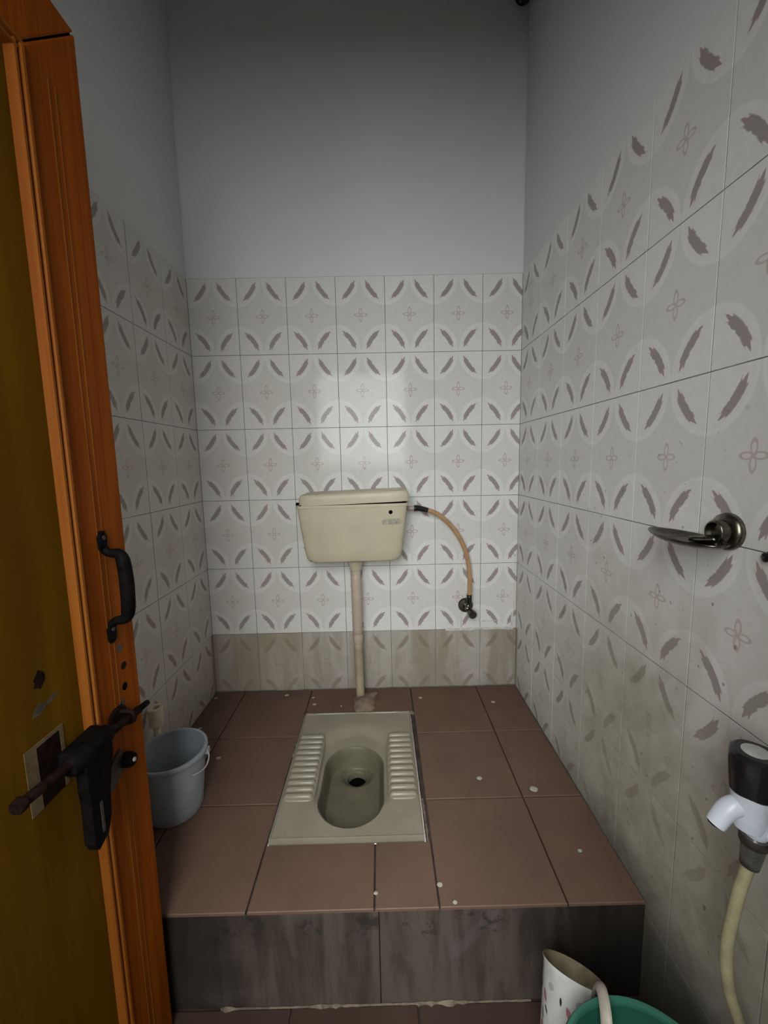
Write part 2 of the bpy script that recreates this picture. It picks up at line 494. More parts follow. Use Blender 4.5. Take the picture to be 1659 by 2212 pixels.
# ---- wall tiles: each one its own object; tile-local origin is the centre of a whole 200 x 300 tile
tile_cache = {}
def tile_mesh(x0, x1, z0, z1):
    key = (round(x0, 4), round(x1, 4), round(z0, 4), round(z1, 4))
    if key in tile_cache: return tile_cache[key]
    bm = nb(); g = 0.0010; e = 0.0005
    a0, a1, b0, b1 = x0 + g, x1 - g, z0 + g, z1 - g
    back = [(a0, TH, b0), (a1, TH, b0), (a1, TH, b1), (a0, TH, b1)]
    mid = [(a0, 0.0004, b0), (a1, 0.0004, b0), (a1, 0.0004, b1), (a0, 0.0004, b1)]
    frt = [(a0 + e, 0, b0 + e), (a1 - e, 0, b0 + e), (a1 - e, 0, b1 - e), (a0 + e, 0, b1 - e)]
    loft(bm, [back, mid, frt])
    bmesh.ops.recalc_face_normals(bm, faces=bm.faces)
    me = bpy.data.meshes.new('tile'); bm.to_mesh(me); bm.free()
    me.materials.append(M['tile']); tile_cache[key] = me
    return me
def put_tile(parent, me, loc, rz):
    o = bpy.data.objects.new('tile', me); COL.objects.link(o)
    o.parent = parent
    o.location = loc
    o.rotation_euler = (random.uniform(-.0012, .0012), random.uniform(-.0006, .0006), rz + random.uniform(-.0015, .0015))
rows = []
zt = ZTOP
while zt > ZL + 0.01:
    rows.append((zt - 0.15, max(zt - 0.3, ZL))); zt -= 0.3       # (centre z, cut bottom)
for cz, bot in rows:
    if cz + 0.15 < 0.01: continue
    for k in range(7):
        cx = 0.1 + 0.2 * k
        zb = max(bot, 0.001)
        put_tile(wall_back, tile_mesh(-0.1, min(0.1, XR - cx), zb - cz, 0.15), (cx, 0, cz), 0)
ncol = 9
for cz, bot in rows:
    for k in range(ncol):
        cy = -(0.098 + 0.2 * k)
        if cz + 0.15 < 0.01 and cy - 0.1 > YE: continue
        x1 = min(0.1, cy - YF)            # local +x runs toward -Y on the right wall
        x0 = -0.098 if k == 0 else -0.1
        zb = max(bot, 0.001) if cy - 0.1 > YE else bot
        put_tile(wall_right, tile_mesh(x0, x1, zb - cz, 0.15), (XR, cy, cz), -math.pi / 2)
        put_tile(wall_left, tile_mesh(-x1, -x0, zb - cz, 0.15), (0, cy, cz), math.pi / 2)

# small white cement repair around the angle valve
bm = nb()
for (x0, x1, z0, z1) in ((1.045, 1.335, 0.266, 0.276), (1.338, 1.350, 0.265, 0.345), (1.112, 1.119, 0.275, 0.33), (1.19, 1.30, 0.305, 0.310)):
    n_ = 9; top = []; botm = []
    for i in range(n_):
        t = i / (n_ - 1)
        if x1 - x0 > z1 - z0:
            x = x0 + (x1 - x0) * t; top.append((x, z1 + random.uniform(-.003, .003))); botm.append((x, z0 + random.uniform(-.003, .003)))
        else:
            z = z0 + (z1 - z0) * t; top.append((x0 + random.uniform(-.002, .002), z)); botm.append((x1 + random.uniform(-.002, .002), z))
    poly = top + botm[::-1]
    loft(bm, [[(p[0], 0.001, p[1]) for p in poly], [(p[0], -0.0012, p[1]) for p in poly]])
tag(obj('cement_patch', bm, 'white_cement', wall_back), 'white cement smears in the tile joints')

# ------------------------------------------------------------------ SETTING: floor and platform
PX0, PX1, PY0, PY1 = 0.440, 0.868, -0.757, -0.192      # squat pan footprint
floor_o = tag(obj('floor', (lambda b_: (bx(b_, -0.15, XR + 0.15, YF - 0.13, YE + 0.02, ZL - 0.1, ZL - 0.008), b_)[1])(nb()), 'floor_grout'),
              'lower red tiled floor in front of the raised platform', 'floor', kind='structure')
bm = nb(); bx(bm, -3.0, 4.5, YF - 4.0, YF - 0.13, ZL - 0.15, ZL - 0.03)
tag(obj('floor_outside', bm, 'concrete'), 'grey concrete yard floor outside the doorway', 'floor', kind='structure')

# unseen walls added outside the doorway to shape the sky light coming in
bm = nb(); bx(bm, -0.64, 1.15, -3.2, -3.08, ZL - 0.03, 1.0)
tag(obj('light_block_back', bm, 'concrete'), 'unseen concrete wall added outside to block low light', 'wall', kind='structure')
for nm, x0, x1 in (('wall_outside_left', -0.76, -0.64), ('wall_outside_right', 1.15, 1.28)):
    bm = nb(); bx(bm, x0, x1, -3.2, YF - 0.131, ZL - 0.03, 4.2)
    tag(obj(nm, bm, 'concrete'), 'unseen grey wall added outside to narrow the light, ' + nm.split('_')[-1] + ' side', 'wall', kind='structure')

def slab(name, parent, x0, x1, y0, y1, z1, th, mat, gap=0.002, e=0.0015, tilt=0.0015):
    bm = nb(); cx, cy = (x0 + x1) / 2, (y0 + y1) / 2
    hx, hy = (x1 - x0) / 2 - gap, (y1 - y0) / 2 - gap
    r0 = [(-hx, -hy, -th), (hx, -hy, -th), (hx, hy, -th), (-hx, hy, -th)]
    r1 = [(p[0], p[1], -e) for p in r0]
    r2 = [(-hx + e, -hy + e, 0), (hx - e, -hy + e, 0), (hx - e, hy - e, 0), (-hx + e, hy - e, 0)]
    loft(bm, [r0, r1, r2])
    o = obj(name, bm, mat, parent, (cx, cy, z1))
    o.rotation_euler = (random.uniform(-tilt, tilt), random.uniform(-tilt, tilt), random.uniform(-.002, .002))
    return o
# lower floor tiles
xs = [0.0, 0.23, 0.53, 0.83, 1.13, XR]
ys = [YE - 0.003, -1.235, -1.535, YF + 0.002]
for i in range(len(xs) - 1):
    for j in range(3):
        slab('floor_tile', floor_o, xs[i], xs[i + 1], ys[j + 1], ys[j], ZL, 0.008, 'dark_floor_tile', tilt=0)

bm = nb()
zt_ = -0.0075
bx(bm, -0.003, PX0 - 0.002, YE + 0.010, 0.003, ZL - 0.05, zt_)
bx(bm, PX1 + 0.002, XR + 0.003, YE + 0.010, 0.003, ZL - 0.05, zt_)
bx(bm, PX0 - 0.002, PX1 + 0.002, PY1 + 0.002, 0.003, ZL - 0.05, zt_)
bx(bm, PX0 - 0.002, PX1 + 0.002, YE + 0.010, PY0 - 0.002, ZL - 0.05, zt_)
platform = tag(obj('platform', bm, 'floor_grout'), 'raised red tiled platform carrying the squat pan', 'platform', kind='structure')
FT = 0.0075
def pt(x0, x1, y0, y1): slab('floor_tile', platform, x0, x1, y0, y1, 0.0, FT, 'floor_tile')
E_ = YE - 0.004
for (a, b_) in ((0.0, 0.134), (0.134, 0.436)):
    pt(a, b_, -0.323, -0.001); pt(a, b_, -0.629, -0.323); pt(a, b_, E_, -0.629)
for (a, b_) in ((0.883, 1.181), (1.181, XR)):
    pt(a, b_, -0.319, -0.001); pt(a, b_, -0.625, -0.319); pt(a, b_, E_, -0.625)
pt(0.436, 0.732, E_, PY0 - 0.004); pt(0.732, 0.883, E_, PY0 - 0.004)
pt(0.436, 0.66, PY1 + 0.004, -0.001); pt(0.66, 0.883, PY1 + 0.004, -0.001)
# riser slabs
bm = nb()
def riser(x0, x1):
    bm = nb(); bx(bm, x0 + 0.0012, x1 - 0.0012, YE - 0.001, YE + 0.011, ZL, -0.0095)
    obj('riser_slab', bm, 'riser', platform, bevel=0.001)
riser(0.0, 0.742); riser(0.742, XR)
# ragged mortar line at the foot of the riser
bm = nb(); P = []
for i in range(60):
    x = 0.36 + (1.10 - 0.36) * i / 59
    d = 0.0005 + 0.009 * max(0, math.sin(x * 23) * 0.7 + random.uniform(-.6, .5))
    P.append((x, d, random.uniform(0.0005, 0.002) + 0.45 * d))
rings = [[(x, YE + 0.002, ZL - 0.003), (x, YE - 0.002, ZL + h), (x, YE - 0.002 - d * 0.5, ZL + h * 0.6), (x, YE - 0.003 - d, ZL - 0.003)] for x, d, h in P]
loft(bm, rings)
tag(obj('mortar_fillet', bm, 'cream_mortar', platform), 'ragged pale mortar along the foot of the step')
# mortar round the pan
bm = nb()
def bead(pts, w, h, jit=0.002):
    Q = smooth_path(pts, 10); rings = []
    for i, p in enumerate(Q):
        T = (Q[min(i + 1, len(Q) - 1)] - Q[max(i - 1, 0)]).normalized(); S = T.cross(Vector((0, 0, 1)))
        ww = w * random.uniform(0.5, 1.2); hh = h * random.uniform(0.6, 1.3)
        rings.append([p - S * ww, p - S * ww * .5 + Vector((0, 0, hh)), p + S * ww * .5 + Vector((0, 0, hh)), p + S * ww, p - Vector((0, 0, .008))])
    loft(bm, rings)
bead([(0.437, -0.20, 0), (0.5, -0.189, 0), (0.6, -0.187, 0), (0.66, -0.19, 0)], 0.006, 0.005)
bead([(0.72, -0.189, 0), (0.8, -0.188, 0), (0.876, -0.19, 0), (0.878, -0.20, 0)], 0.006, 0.006)
bead([(0.436, -0.2, -.002), (0.437, -0.35, -.002), (0.436, -0.42, -.002)], 0.004, 0.004)
bead([(0.874, -0.62, -.004), (0.876, -0.70, -.004), (0.875, -0.765, -.003)], 0.005, 0.003)
tag(obj('mortar_bead', bm, 'cream_mortar', platform), 'crumbling pale mortar around the pan')
# mortar patch at the foot of the flush pipe
bm = nb(); pts = []
outl = [(0.628, -0.095), (0.645, -0.055), (0.69, -0.040), (0.735, -0.028), (0.742, -0.040), (0.722, -0.085), (0.728, -0.135), (0.715, -0.178), (0.68, -0.188), (0.645, -0.186), (0.635, -0.15)]
c0 = Vector((0.668, -0.12, 0))
rings = []
for s_, h in ((1.0, -0.004), (0.97, 0.003), (0.8, 0.010), (0.5, 0.018), (0.2, 0.022)):
    rings.append([(c0.x + (x - c0.x) * s_ + random.uniform(-.002, .002), c0.y + (y - c0.y) * s_ + random.uniform(-.002, .002), h + random.uniform(-.0015, .0015)) for x, y in outl])
loft(bm, rings)
tag(obj('mortar_patch', bm, 'mortar', platform, smooth=True), 'rough brown mortar around the foot of the flush pipe')
# paint drops
for (x, y, r) in ((1.226, -0.131, .008), (0.92, -0.087, .0075), (1.067, -0.547, .008), (1.225, -0.596, .0115), (0.890, -0.876, .0065), (0.329, -0.043, .008), (0.45, -0.068, .006), (0.464, -0.118, .0075), (0.175, -0.425, .007), (0.037, -0.26, .006), (0.018, -0.053, .006), (0.735, -0.892, .005), (0.58, -0.135, .004), (0.92, -0.917, .005), (1.27, -0.80, .005)):
    bm = nb(); n_ = 12; rings = []
    for s_, h in ((1, 0.0), (0.85, 0.0006), (0.45, 0.0009)):
        rings.append([(r * s_ * math.cos(2 * math.pi * i / n_) * random.uniform(.85, 1.15) * 1.15, r * s_ * math.sin(2 * math.pi * i / n_) * random.uniform(.85, 1.15), h) for i in range(n_)])
    loft(bm, rings)
    obj('paint_drop', bm, 'drop', platform, (x, y, 0.0), smooth=True)

# ------------------------------------------------------------------ SETTING: the open door (hinged at the left jamb, swung inward 90 degrees)
XD = 0.265; DTH = 0.035; DY1 = -0.960; DY0 = YF + 0.004; DZT = 1.753; DZB = ZL + 0.012; SW = 0.122; MW = 0.022
door = tag(bpy.data.objects.new('door_1', None), 'open wooden door with orange stile and brown panel', 'door', kind='structure')
COL.objects.link(door)
def dbox(name, y0, y1, z0, z1, mat, x0=XD - DTH, x1=XD, bev=0.002):
    bm = nb(); bx(bm, x0, x1, y0, y1, z0, z1); return obj(name, bm, mat, door, bevel=bev)
def prism(name, poly, x0, x1, mat, bev=0.0015, parent=None):
    bm = nb(); loft(bm, [[(x0, y, z) for y, z in poly], [(x1, y, z) for y, z in poly]])
    return obj(name, bm, mat, parent or door, bevel=bev)
gp = 0.0010
# stiles and rails meet in an open mitre at the top
prism('stile', [(DY1, DZB), (DY1, DZT - gp * 2), (DY1 - SW, DZT - SW - gp * 2), (DY1 - SW, DZB)], XD - DTH, XD, 'stile', 0.003)
prism('stile', [(DY0, DZB), (DY0, DZT - gp * 2), (DY0 + SW, DZT - SW - gp * 2), (DY0 + SW, DZB)], XD - DTH, XD, 'stile', 0.003)
prism('rail', [(DY1 - 0.001, DZT + gp), (DY0 + 0.001, DZT + gp), (DY0 + SW, DZT - SW + gp), (DY1 - SW, DZT - SW + gp)], XD - DTH, XD, 'stile', 0.003)
dbox('rail', DY0 + SW + .001, DY1 - SW - .001, DZB, DZB + 0.2, 'stile')
dbox('door_panel', DY0 + SW - .006, DY1 - SW + .006, DZB + 0.19, DZT - SW + .006, 'panel', XD - 0.024, XD - 0.012, 0.0)
def moulding(y0, y1, z0, z1):
    """a stepped, beaded wooden moulding; runs along the longer side"""
    bm = nb()
    prof = [(0.0, -0.014), (0.0, 0.0025), (0.003, 0.0055), (0.007, 0.0045), (0.0085, 0.0005), (0.011, 0.000), (0.013, 0.0025), (0.0165, 0.002), (0.019, -0.003), (0.022, -0.0125)]
    return bm, prof
bm = nb(); loft(bm, [[(x, y, z) for y, z in ((DY1 - .004, DZT - .008), (DY1 - .008, DZT - .001), (DY1 - SW, DZT - SW - .006), (DY1 - SW + .005, DZT - SW - .012))] for x in (XD - .02, XD - .004)]); obj('mitre_gap', bm, 'hole', door)
# long moulding beside the free stile
bm = nb()
prof = [(0.0, -0.014), (0.0, 0.002), (0.003, 0.0055), (0.007, 0.005), (0.0085, -0.001), (0.011, -0.0015), (0.013, 0.0025), (0.0165, 0.002), (0.018, -0.006), (0.0195, -0.0122)]
ya = DY1 - SW + 0.002
loft(bm, [[(XD + h, ya - d, z) for d, h in prof] for z in (DZB + 0.2, DZT - SW - 0.002)])
obj('moulding', bm, 'moulding', door, smooth=40)
bm = nb()
yb = DY0 + SW - 0.002
loft(bm, [[(XD + h, yb + d, z) for d, h in prof] for z in (DZB + 0.2, DZT - SW - 0.002)])
obj('moulding', bm, 'moulding', door, smooth=40)
bm = nb()
za = DZT - SW + 0.001
loft(bm, [[(XD + h, y, za - d) for d, h in prof] for y in (yb + .002, ya - .002)])
obj('moulding', bm, 'moulding', door, smooth=40)
# scored grooves along the stile face (shallow beads)
for yy in (DY1 - 0.060, DY1 - 0.074):
    bm = nb()
    loft(bm, [[(XD - 0.001, yy - .0035, z), (XD + 0.0007, yy - .0012, z), (XD + 0.0007, yy + .0012, z), (XD - 0.001, yy + .0035, z)] for z in (DZB + .01, DZT - 0.13 if yy < DY1 - .05 else DZT - .06)])
    obj('bead', bm, 'moulding', door)
# pull handle
hz0, hz1, hy = 0.722, 0.893, -1.026
handle = obj('handle', (lambda b_: (tube(b_, [(XD + .004, hy, hz1 - .016), (XD + .012, hy + .001, hz1 - .022), (XD + .027, hy + .003, hz1 - .025), (XD + .034, hy + .003, hz1 - .040), (XD + .037, hy + .002, (hz0 + hz1) / 2), (XD + .034, hy + .003, hz0 + .040), (XD + .027, hy + .003, hz0 + .025), (XD + .012, hy + .001, hz0 + .022), (XD + .004, hy, hz0 + .016)],
        [.0075, .0075, .0095, .0115, .012, .0115, .0095, .0075, .0075], n=14, k=5), b_)[1])(nb()), 'iron', door, smooth=True)
tag(handle, 'black iron pull handle')
def plate(z, mat='iron'):
    bm = nb(); loft(bm, [[(XD + h, hy + dx * s_, z + dz * s_) for dx, dz in ((-.010, -.014), (-.011, .008), (-.006, .018), (.006, .018), (.011, .008), (.010, -.014), (.005, -.019), (-.005, -.019))] for h, s_ in ((0, 1), (.0035, 1), (.005, .82))])
    obj('handle_plate', bm, mat, handle)
    bm = nb(); lathe(bm, [(.0042, 0.0045), (.004, .0062), (.002, .007)], (XD, hy, z + .006), 'x', 10)
    obj('screw', bm, 'grey_metal', handle)
plate(hz1); plate(hz0)
# sliding bolt (aldrop) with hanging hasp
bolt = obj('sliding_bolt', (lambda b_: (tube(b_, [(XD + .022, -1.262, .588), (XD + .022, -1.15, .573), (XD + .021, -1.00, .5535)], .0075, n=12, k=3), b_)[1])(nb()), 'rusty', door, smooth=True)
tag(bolt, 'dark iron sliding bolt rod')
bm = nb(); tube(bm, [(XD + .021, -1.004, .554), (XD + .02, -0.972, .5495)], .0058, n=10, k=2); obj('bolt_tip', bm, 'iron', bolt, smooth=True)
bm = nb(); lathe(bm, [(.009, -.006), (.0105, -.003), (.0105, .004), (.008, .006)], (XD + .022, -1.262, .588), 'y', 12); obj('bolt_end', bm, 'rusty', bolt, smooth=40)
# the bolt's guide staples and base plate
bm = nb(); loft(bm, [[(XD + h, y * s_ - 1.034, z * s_ + .556) for y, z in ((-.022, -.010), (-.022, .016), (-.008, .024), (.012, .022), (.024, .010), (.022, -.016), (.0, -.022))] for h, s_ in ((0, 1), (.004, 1), (.0055, .85))]); obj('bolt_plate', bm, 'rusty', bolt)
bm = nb(); tube(bm, [(XD, -1.03, .569), (XD + .024, -1.03, .568), (XD + .030, -1.03, .557), (XD + .024, -1.03, .547), (XD, -1.03, .546)], .004, n=10, k=5); obj('bolt_staple', bm, 'rusty', bolt, smooth=True)
# hasp: thick knuckle round the rod and a long slotted tongue hanging down
bm = nb()
lathe(bm, [(.012, -.046), (.017, -.040), (.0185, -.01), (.0185, .018), (.016, .036), (.011, .044)], (XD + .024, -1.136, .573), 'y', 18)
hasp = obj('hasp', bm, 'iron', bolt, smooth=45)
tag(hasp, 'black hasp knuckle with hanging tongue')
bm = nb()
tongue = [(-.034, .012), (.030, .012), (.032, -.02), (.026, -.05), (.022, -.075), (.022, -.118), (.014, -.142), (-.010, -.150), (-.020, -.132), (-.024, -.075), (-.030, -.04)]
loft(bm, [[(XD + h, -1.138 + y * s_ - max(0, -z) * 0.10, .567 + z) for y, z in tongue] for h, s_ in ((.024, .96), (.028, 1), (.038, 1), (.041, .94))])
obj('hasp_tongue', bm, 'iron', bolt)
bm = nb(); bx(bm, XD + .0405, XD + .0425, -1.152, -1.147, .437, .490); obj('hasp_slot', bm, 'grey_metal', bolt)
bm = nb()
bx(bm, XD + .0, XD + .018, -1.172, -1.10, .556, .590); obj('bolt_bracket', bm, 'iron', bolt, bevel=.003)
# ghost of an earlier lock plate on the panel
bm = nb(); 
xp = XD - 0.0122
gy0, gy1, gz0, gz1 = -1.212, -1.142, 0.520, 0.622
for q in ((gy0 + .0201, gy1 - .0071, gz1 - .006, gz1), (gy0, gy0 + .020, gz0, gz1), (gy1 - .007, gy1, gz0, gz1)): bx(bm, xp, xp + .0012, *q)
obj('lock_ghost', bm, 'ghost', door)
bm = nb(); bx(bm, xp, xp + .0008, gy0 + .02, gy1 - .007, gz0, gz1 - .006); obj('lock_recess', bm, 'rusty', door)
# keep plate with round stud under the bolt
bm = nb(); loft(bm, [[(XD + h, y, z) for y, z in ((-1.078, .444), (-1.078, .480), (-1.040, .500), (-1.034, .490), (-1.034, .456), (-1.070, .438))] for h in (0, .004)]); keep = obj('keep_plate', bm, 'grey_metal', door)
tag(keep, 'dull grey keep plate with round stud')
bm = nb(); lathe(bm, [(.014, 0), (.014, .012), (.011, .018), (.004, .020)], (XD + .003, -1.030, .470), 'x', 16); obj('stud', bm, 'iron', keep, smooth=40)
bm = nb(); lathe(bm, [(.0045, .019), (.0035, .0215)], (XD + .003, -1.032, .472), 'x', 10); obj('stud_pin', bm, 'cap', keep, smooth=40)
# old screw and lock holes in the stile
for (y, z, r, mt_) in ((-1.007, .683, .0085, 'scuff'), (-1.001, .645, .0075, 'rusty'), (-1.004, .604, .0075, 'hole'), (-1.016, .577, .008, 'scuff'), (-0.998, .532, .006, 'hole')):
    bm = nb(); lathe(bm, [(r, -.003), (r, .0005), (r * .8, .0007)], (XD, y, z), 'x', 14); obj('stile_hole', bm, mt_, door)
for (y, z, hy_, hz_) in ((-1.172, .712, .010, .013), (-1.178, .668, .012, .008), (-1.155, .672, .012, .004)):
    bm = nb(); n_ = 12
    loft(bm, [[(xp + h, y + hy_ * math.cos(2 * math.pi * i / n_) * (1 + .25 * math.sin(3 * i)), z + hz_ * math.sin(2 * math.pi * i / n_) * (1 + .2 * math.cos(2 * i)) + .25 * hy_ * math.cos(2 * math.pi * i / n_)) for i in range(n_)] for h in (0, .0006)])
    obj('panel_scuff', bm, 'scuff' if z < .7 else 'rusty', door)

# ------------------------------------------------------------------ THINGS
# ---- squat pan
pan = thing('squat_pan', 'ivory ceramic squat toilet pan set into the red platform', 'squat toilet', (0.654, -0.4745, 0.0))
BX, BY, BR, BS = 0.002, -0.0705, 0.102, 0.0775       # bowl centre (local), radius, half straight length
HX, HY = (PX1 - PX0) / 2 - .0015, (PY1 - PY0) / 2 - .0015
def stad(ang, R=BR, S=BS):
    """boundary of the stadium in direction ang from its centre"""
    c_, s_ = math.cos(ang), math.sin(ang)
    if abs(c_) > 1e-6:
        t = R / abs(c_)
        if abs(t * s_) <= S: return t
    sg = 1 if s_ > 0 else -1
    # circle centre (0, sg*S)
    bq = s_ * sg * S
    return bq + math.sqrt(max(0, bq * bq - (S * S - R * R)))
def rectd(ang):
    c_, s_ = math.cos(ang), math.sin(ang); t = 1e9
    if c_ > 1e-9: t = min(t, (HX - BX) / c_)
    if c_ < -1e-9: t = min(t, (-HX - BX) / c_)
    if s_ > 1e-9: t = min(t, (HY - BY) / s_)
    if s_ < -1e-9: t = min(t, (-HY - BY) / s_)
    return t
angs = [2 * math.pi * i / 120 for i in range(120)]
bangs = list(angs)
for sx in (-1, 1):
    for sy in (-1, 1):
        q_ = math.atan2(sy * HY - BY, sx * HX - BX) % (2 * math.pi)
        angs[round(q_ / (2 * math.pi) * 120) % 120] = q_      # snap to the rectangle's corners
ZP = 0.007
def recess(x, y):
    # shallow scoop behind the bowl: lower inside the larger stadium
    yc = BY + 0.042
    dy = max(0, abs(y - yc) - 0.100); d = math.hypot(x - BX, dy)
    return -0.020 * (1 - sm(0.098, 0.128, d)) if y > BY - .02 else -0.020 * (1 - sm(0.098, 0.128, d)) * sm(BY - .12, BY - .02, y)
bm = nb(); rings = []
for t in [0, .04, .08, .13, .19, .26, .34, .43, .53, .63, .73, .83, .91, .96]:
    ring = []
    for a in angs:
        d = stad(a) * (1 - t) + rectd(a) * t
        x, y = BX + d * math.cos(a), BY + d * math.sin(a)
        ring.append((x, y, ZP + recess(x, y)))
    rings.append(ring)
rings.append([(x * .9985, y * .9985, ZP + .003) for x, y, _ in [(BX + rectd(a) * .985 * math.cos(a), BY + rectd(a) * .985 * math.sin(a), 0) for a in angs]])
edge = [(BX + rectd(a) * math.cos(a), BY + rectd(a) * math.sin(a)) for a in angs]
rings.append([(x, y, ZP + .002) for x, y in edge]); rings.append([(x, y, -0.010) for x, y in edge])
loft(bm, rings, False, False)
obj('pan_plate', bm, 'ceramic', pan, smooth=50)
bm = nb(); rings = []
HXY = (BX + 0.006, BY + 0.115)
def bowlz(x, y, s_):
    base = -0.055 - 0.022 * sm(BY - .15, BY + .12, y)
    w = sm(1.0, 0.86, s_) if False else (1 - sm(0.80, 1.0, s_))
    h = math.hypot((x - HXY[0]) , (y - HXY[1]) * 1.0)
    pit = -0.014 * (1 - sm(0.033, 0.060, h)) - 0.10 * (1 - sm(0.028, 0.034, h))
    top = ZP + recess(x, y)
    return top + (base + pit * 1.0 - top) * w
NR = 80
for i in range(NR):
    s_ = 1.0 - i / (NR - 1) * 0.985
    ring = []
    for a in bangs:
        d = stad(a) * s_
        # shift the ring centre toward the outlet as rings shrink
        k_ = (1 - s_) ** 1.3
        x = BX + d * math.cos(a) + (HXY[0] - BX) * k_; y = BY + d * math.sin(a) + (HXY[1] - BY) * k_
        ring.append((x, y, bowlz(x, y, s_)))
    rings.append(ring)
loft(bm, rings, False, True)
tag(obj('bowl', bm, 'bowl', pan, smooth=True), 'grey bowl with dark outlet')
bm = nb(); lathe(bm, [(.0305, -.004), (.0305, 0)], (HXY[0], HXY[1], -.112), 'z', 28); tag(obj('outlet_shade', bm, 'hole', pan), 'black disc for the shade inside the outlet')  # black disc paints the shade down the outlet pit
bm = nb(); lathe(bm, [(.0058, 0), (.0058, .0012), (.003, .0016)], (BX, BY + .272, ZP - .0135), 'z', 12); obj('flush_outlet', bm, 'grey_metal', pan)
# foot pads with ribs
rib_me = None
for sx in (-1, 1):
    x0, x1 = (-.208, -.112) if sx < 0 else (.118, .208)
    bm = nb(); cx = (x0 + x1) / 2; hx = (x1 - x0) / 2
    loft(bm, [rrect(cx, -.0055, hx + .003, .150, ZP - .002, 40, 8), rrect(cx, -.0055, hx + .001, .148, ZP + .002, 40, 8), rrect(cx, -.0055, hx - .004, .143, ZP + .004, 40, 8)])
    obj('foot_pad', bm, 'ceramic', pan, smooth=50)
    for i in range(11):
        yy = 0.132 - i * 0.0270
        L = hx - .004
        bm = nb(); rg = []
        for u in (-1, -.93, -.8, .8, .93, 1):
            hgt = .0085 * math.sqrt(max(0.02, 1 - max(0, (abs(u) - .8) / .2) ** 2)); wv = .0085 * (1 if abs(u) < .9 else .8)
            rg.append([(u * L, -wv, 0), (u * L, -wv * .75, hgt * .7), (u * L, 0, hgt), (u * L, wv * .75, hgt * .7), (u * L, wv, 0)])
        loft(bm, rg)
        o = obj('foot_rib', bm, 'ceramic', pan, (cx, yy, ZP + .0035), smooth=60)

# ---- cistern
cis = thing('cistern', 'cream plastic flushing cistern on the back wall with skewed lid', 'cistern', (0.654, -0.001, 0.622))
cis.rotation_euler = (0, math.radians(-0.6), 0)
bm = nb(); D = 0.155; rings = []
for z, hw, dd, e in ((0.0, .150, .100, 5), (.001, .172, .130, 5), (.008, .186, .148, 6), (.022, .1935, .153, 7), (.05, .198, .155, 8), (.20, .2165, .160, 9), (.236, .2205, .162, 9), (.2365, .2165, .158, 9)):
    rings.append([(x, y if y < 0 else y, zz) for x, y, zz in rrect(0, -dd / 2, hw, dd / 2, z, 64, e)])
loft(bm, rings)
obj('tank_body', bm, 'cistern', cis, smooth=40)
bm = nb(); loft(bm, [rrect(0, -.081, .2235, .0835, z, 64, 9) for z in (.227, .2375)]); obj('tank_rim', bm, 'cistern', cis, smooth=40, bevel=0)
lid = None
bm = nb(); rings = []
for z, hw, dd in ((.2405, .2165, .164), (.2415, .2185, .166), (.262, .2185, .167), (.274, .2165, .166), (.282, .211, .160), (.2865, .198, .145), (.288, .15, .10)):
    rings.append(rrect(.014, -.0835, hw, dd / 2, z, 64, 9 if hw > .2 else 6))
loft(bm, rings)
lid = obj('lid', bm, 'cistern', cis, smooth=40); lid.rotation_euler = (0, math.radians(-1.1), 0)
bm = nb(); bx(bm, -.205, .214, -.158, -.004, .2372, .2412); obj('lid_gap', bm, 'hole', cis)
bm = nb(); lathe(bm, [(.0078, .0), (.0078, -.0016), (.006, -.002)], (.152, -.1605, .2035), 'y', 16); tag(obj('handle_hole', bm, 'hole', cis), 'small black lever hole')
bm = nb(); q = rrect(0, 0, .036, .0105, 0, 20, 5); loft(bm, [[(.154 + x + random.uniform(-.0012, .0012), yy, .1655 + z + .04 * x) for x, z, _ in q] for yy in (-.1575, -.1605)]); tag(obj('sticker', bm, 'sticker', cis), 'worn beige sticker remnant')
bm = nb(); lathe(bm, [(.036, .004), (.036, -.008), (.030, -.028), (.026, -.034), (.026, -.044)], (0.0, -.075, 0), 'z', 28); obj('outlet_nut', bm, 'cistern', cis, smooth=35)
bm = nb(); bx(bm, -.229, -.217, -.11, -.09, .222, .246); obj('lid_notch_shade', bm, 'hole', cis, bevel=.002)  # dark block standing in for the shaded gap at the lid's left end

# ---- flush pipe
fp = thing('flush_pipe', 'pale plastic flush pipe from the cistern down to the pan', 'pipe', (0.654, -0.076, 0.002))
bm = nb(); tube(bm, [(0, 0, .578), (0.001, 0, .42), (0.002, 0, .272)], .0215, n=20, k=3); obj('upper_pipe', bm, 'pvc', fp, smooth=True)
bm = nb(); lathe(bm, [(.0225, .292), (.0225, .268), (.020, .255), (.018, .247)], (.002, 0, 0), 'z', 20); obj('coupling', bm, 'pvc', fp, smooth=40)
bm = nb(); tube(bm, [(.002, 0, .262), (.004, -.002, .12), (.006, -.006, .0)], .0185, n=20, k=4); obj('lower_pipe', bm, 'pvc_old', fp, smooth=True)

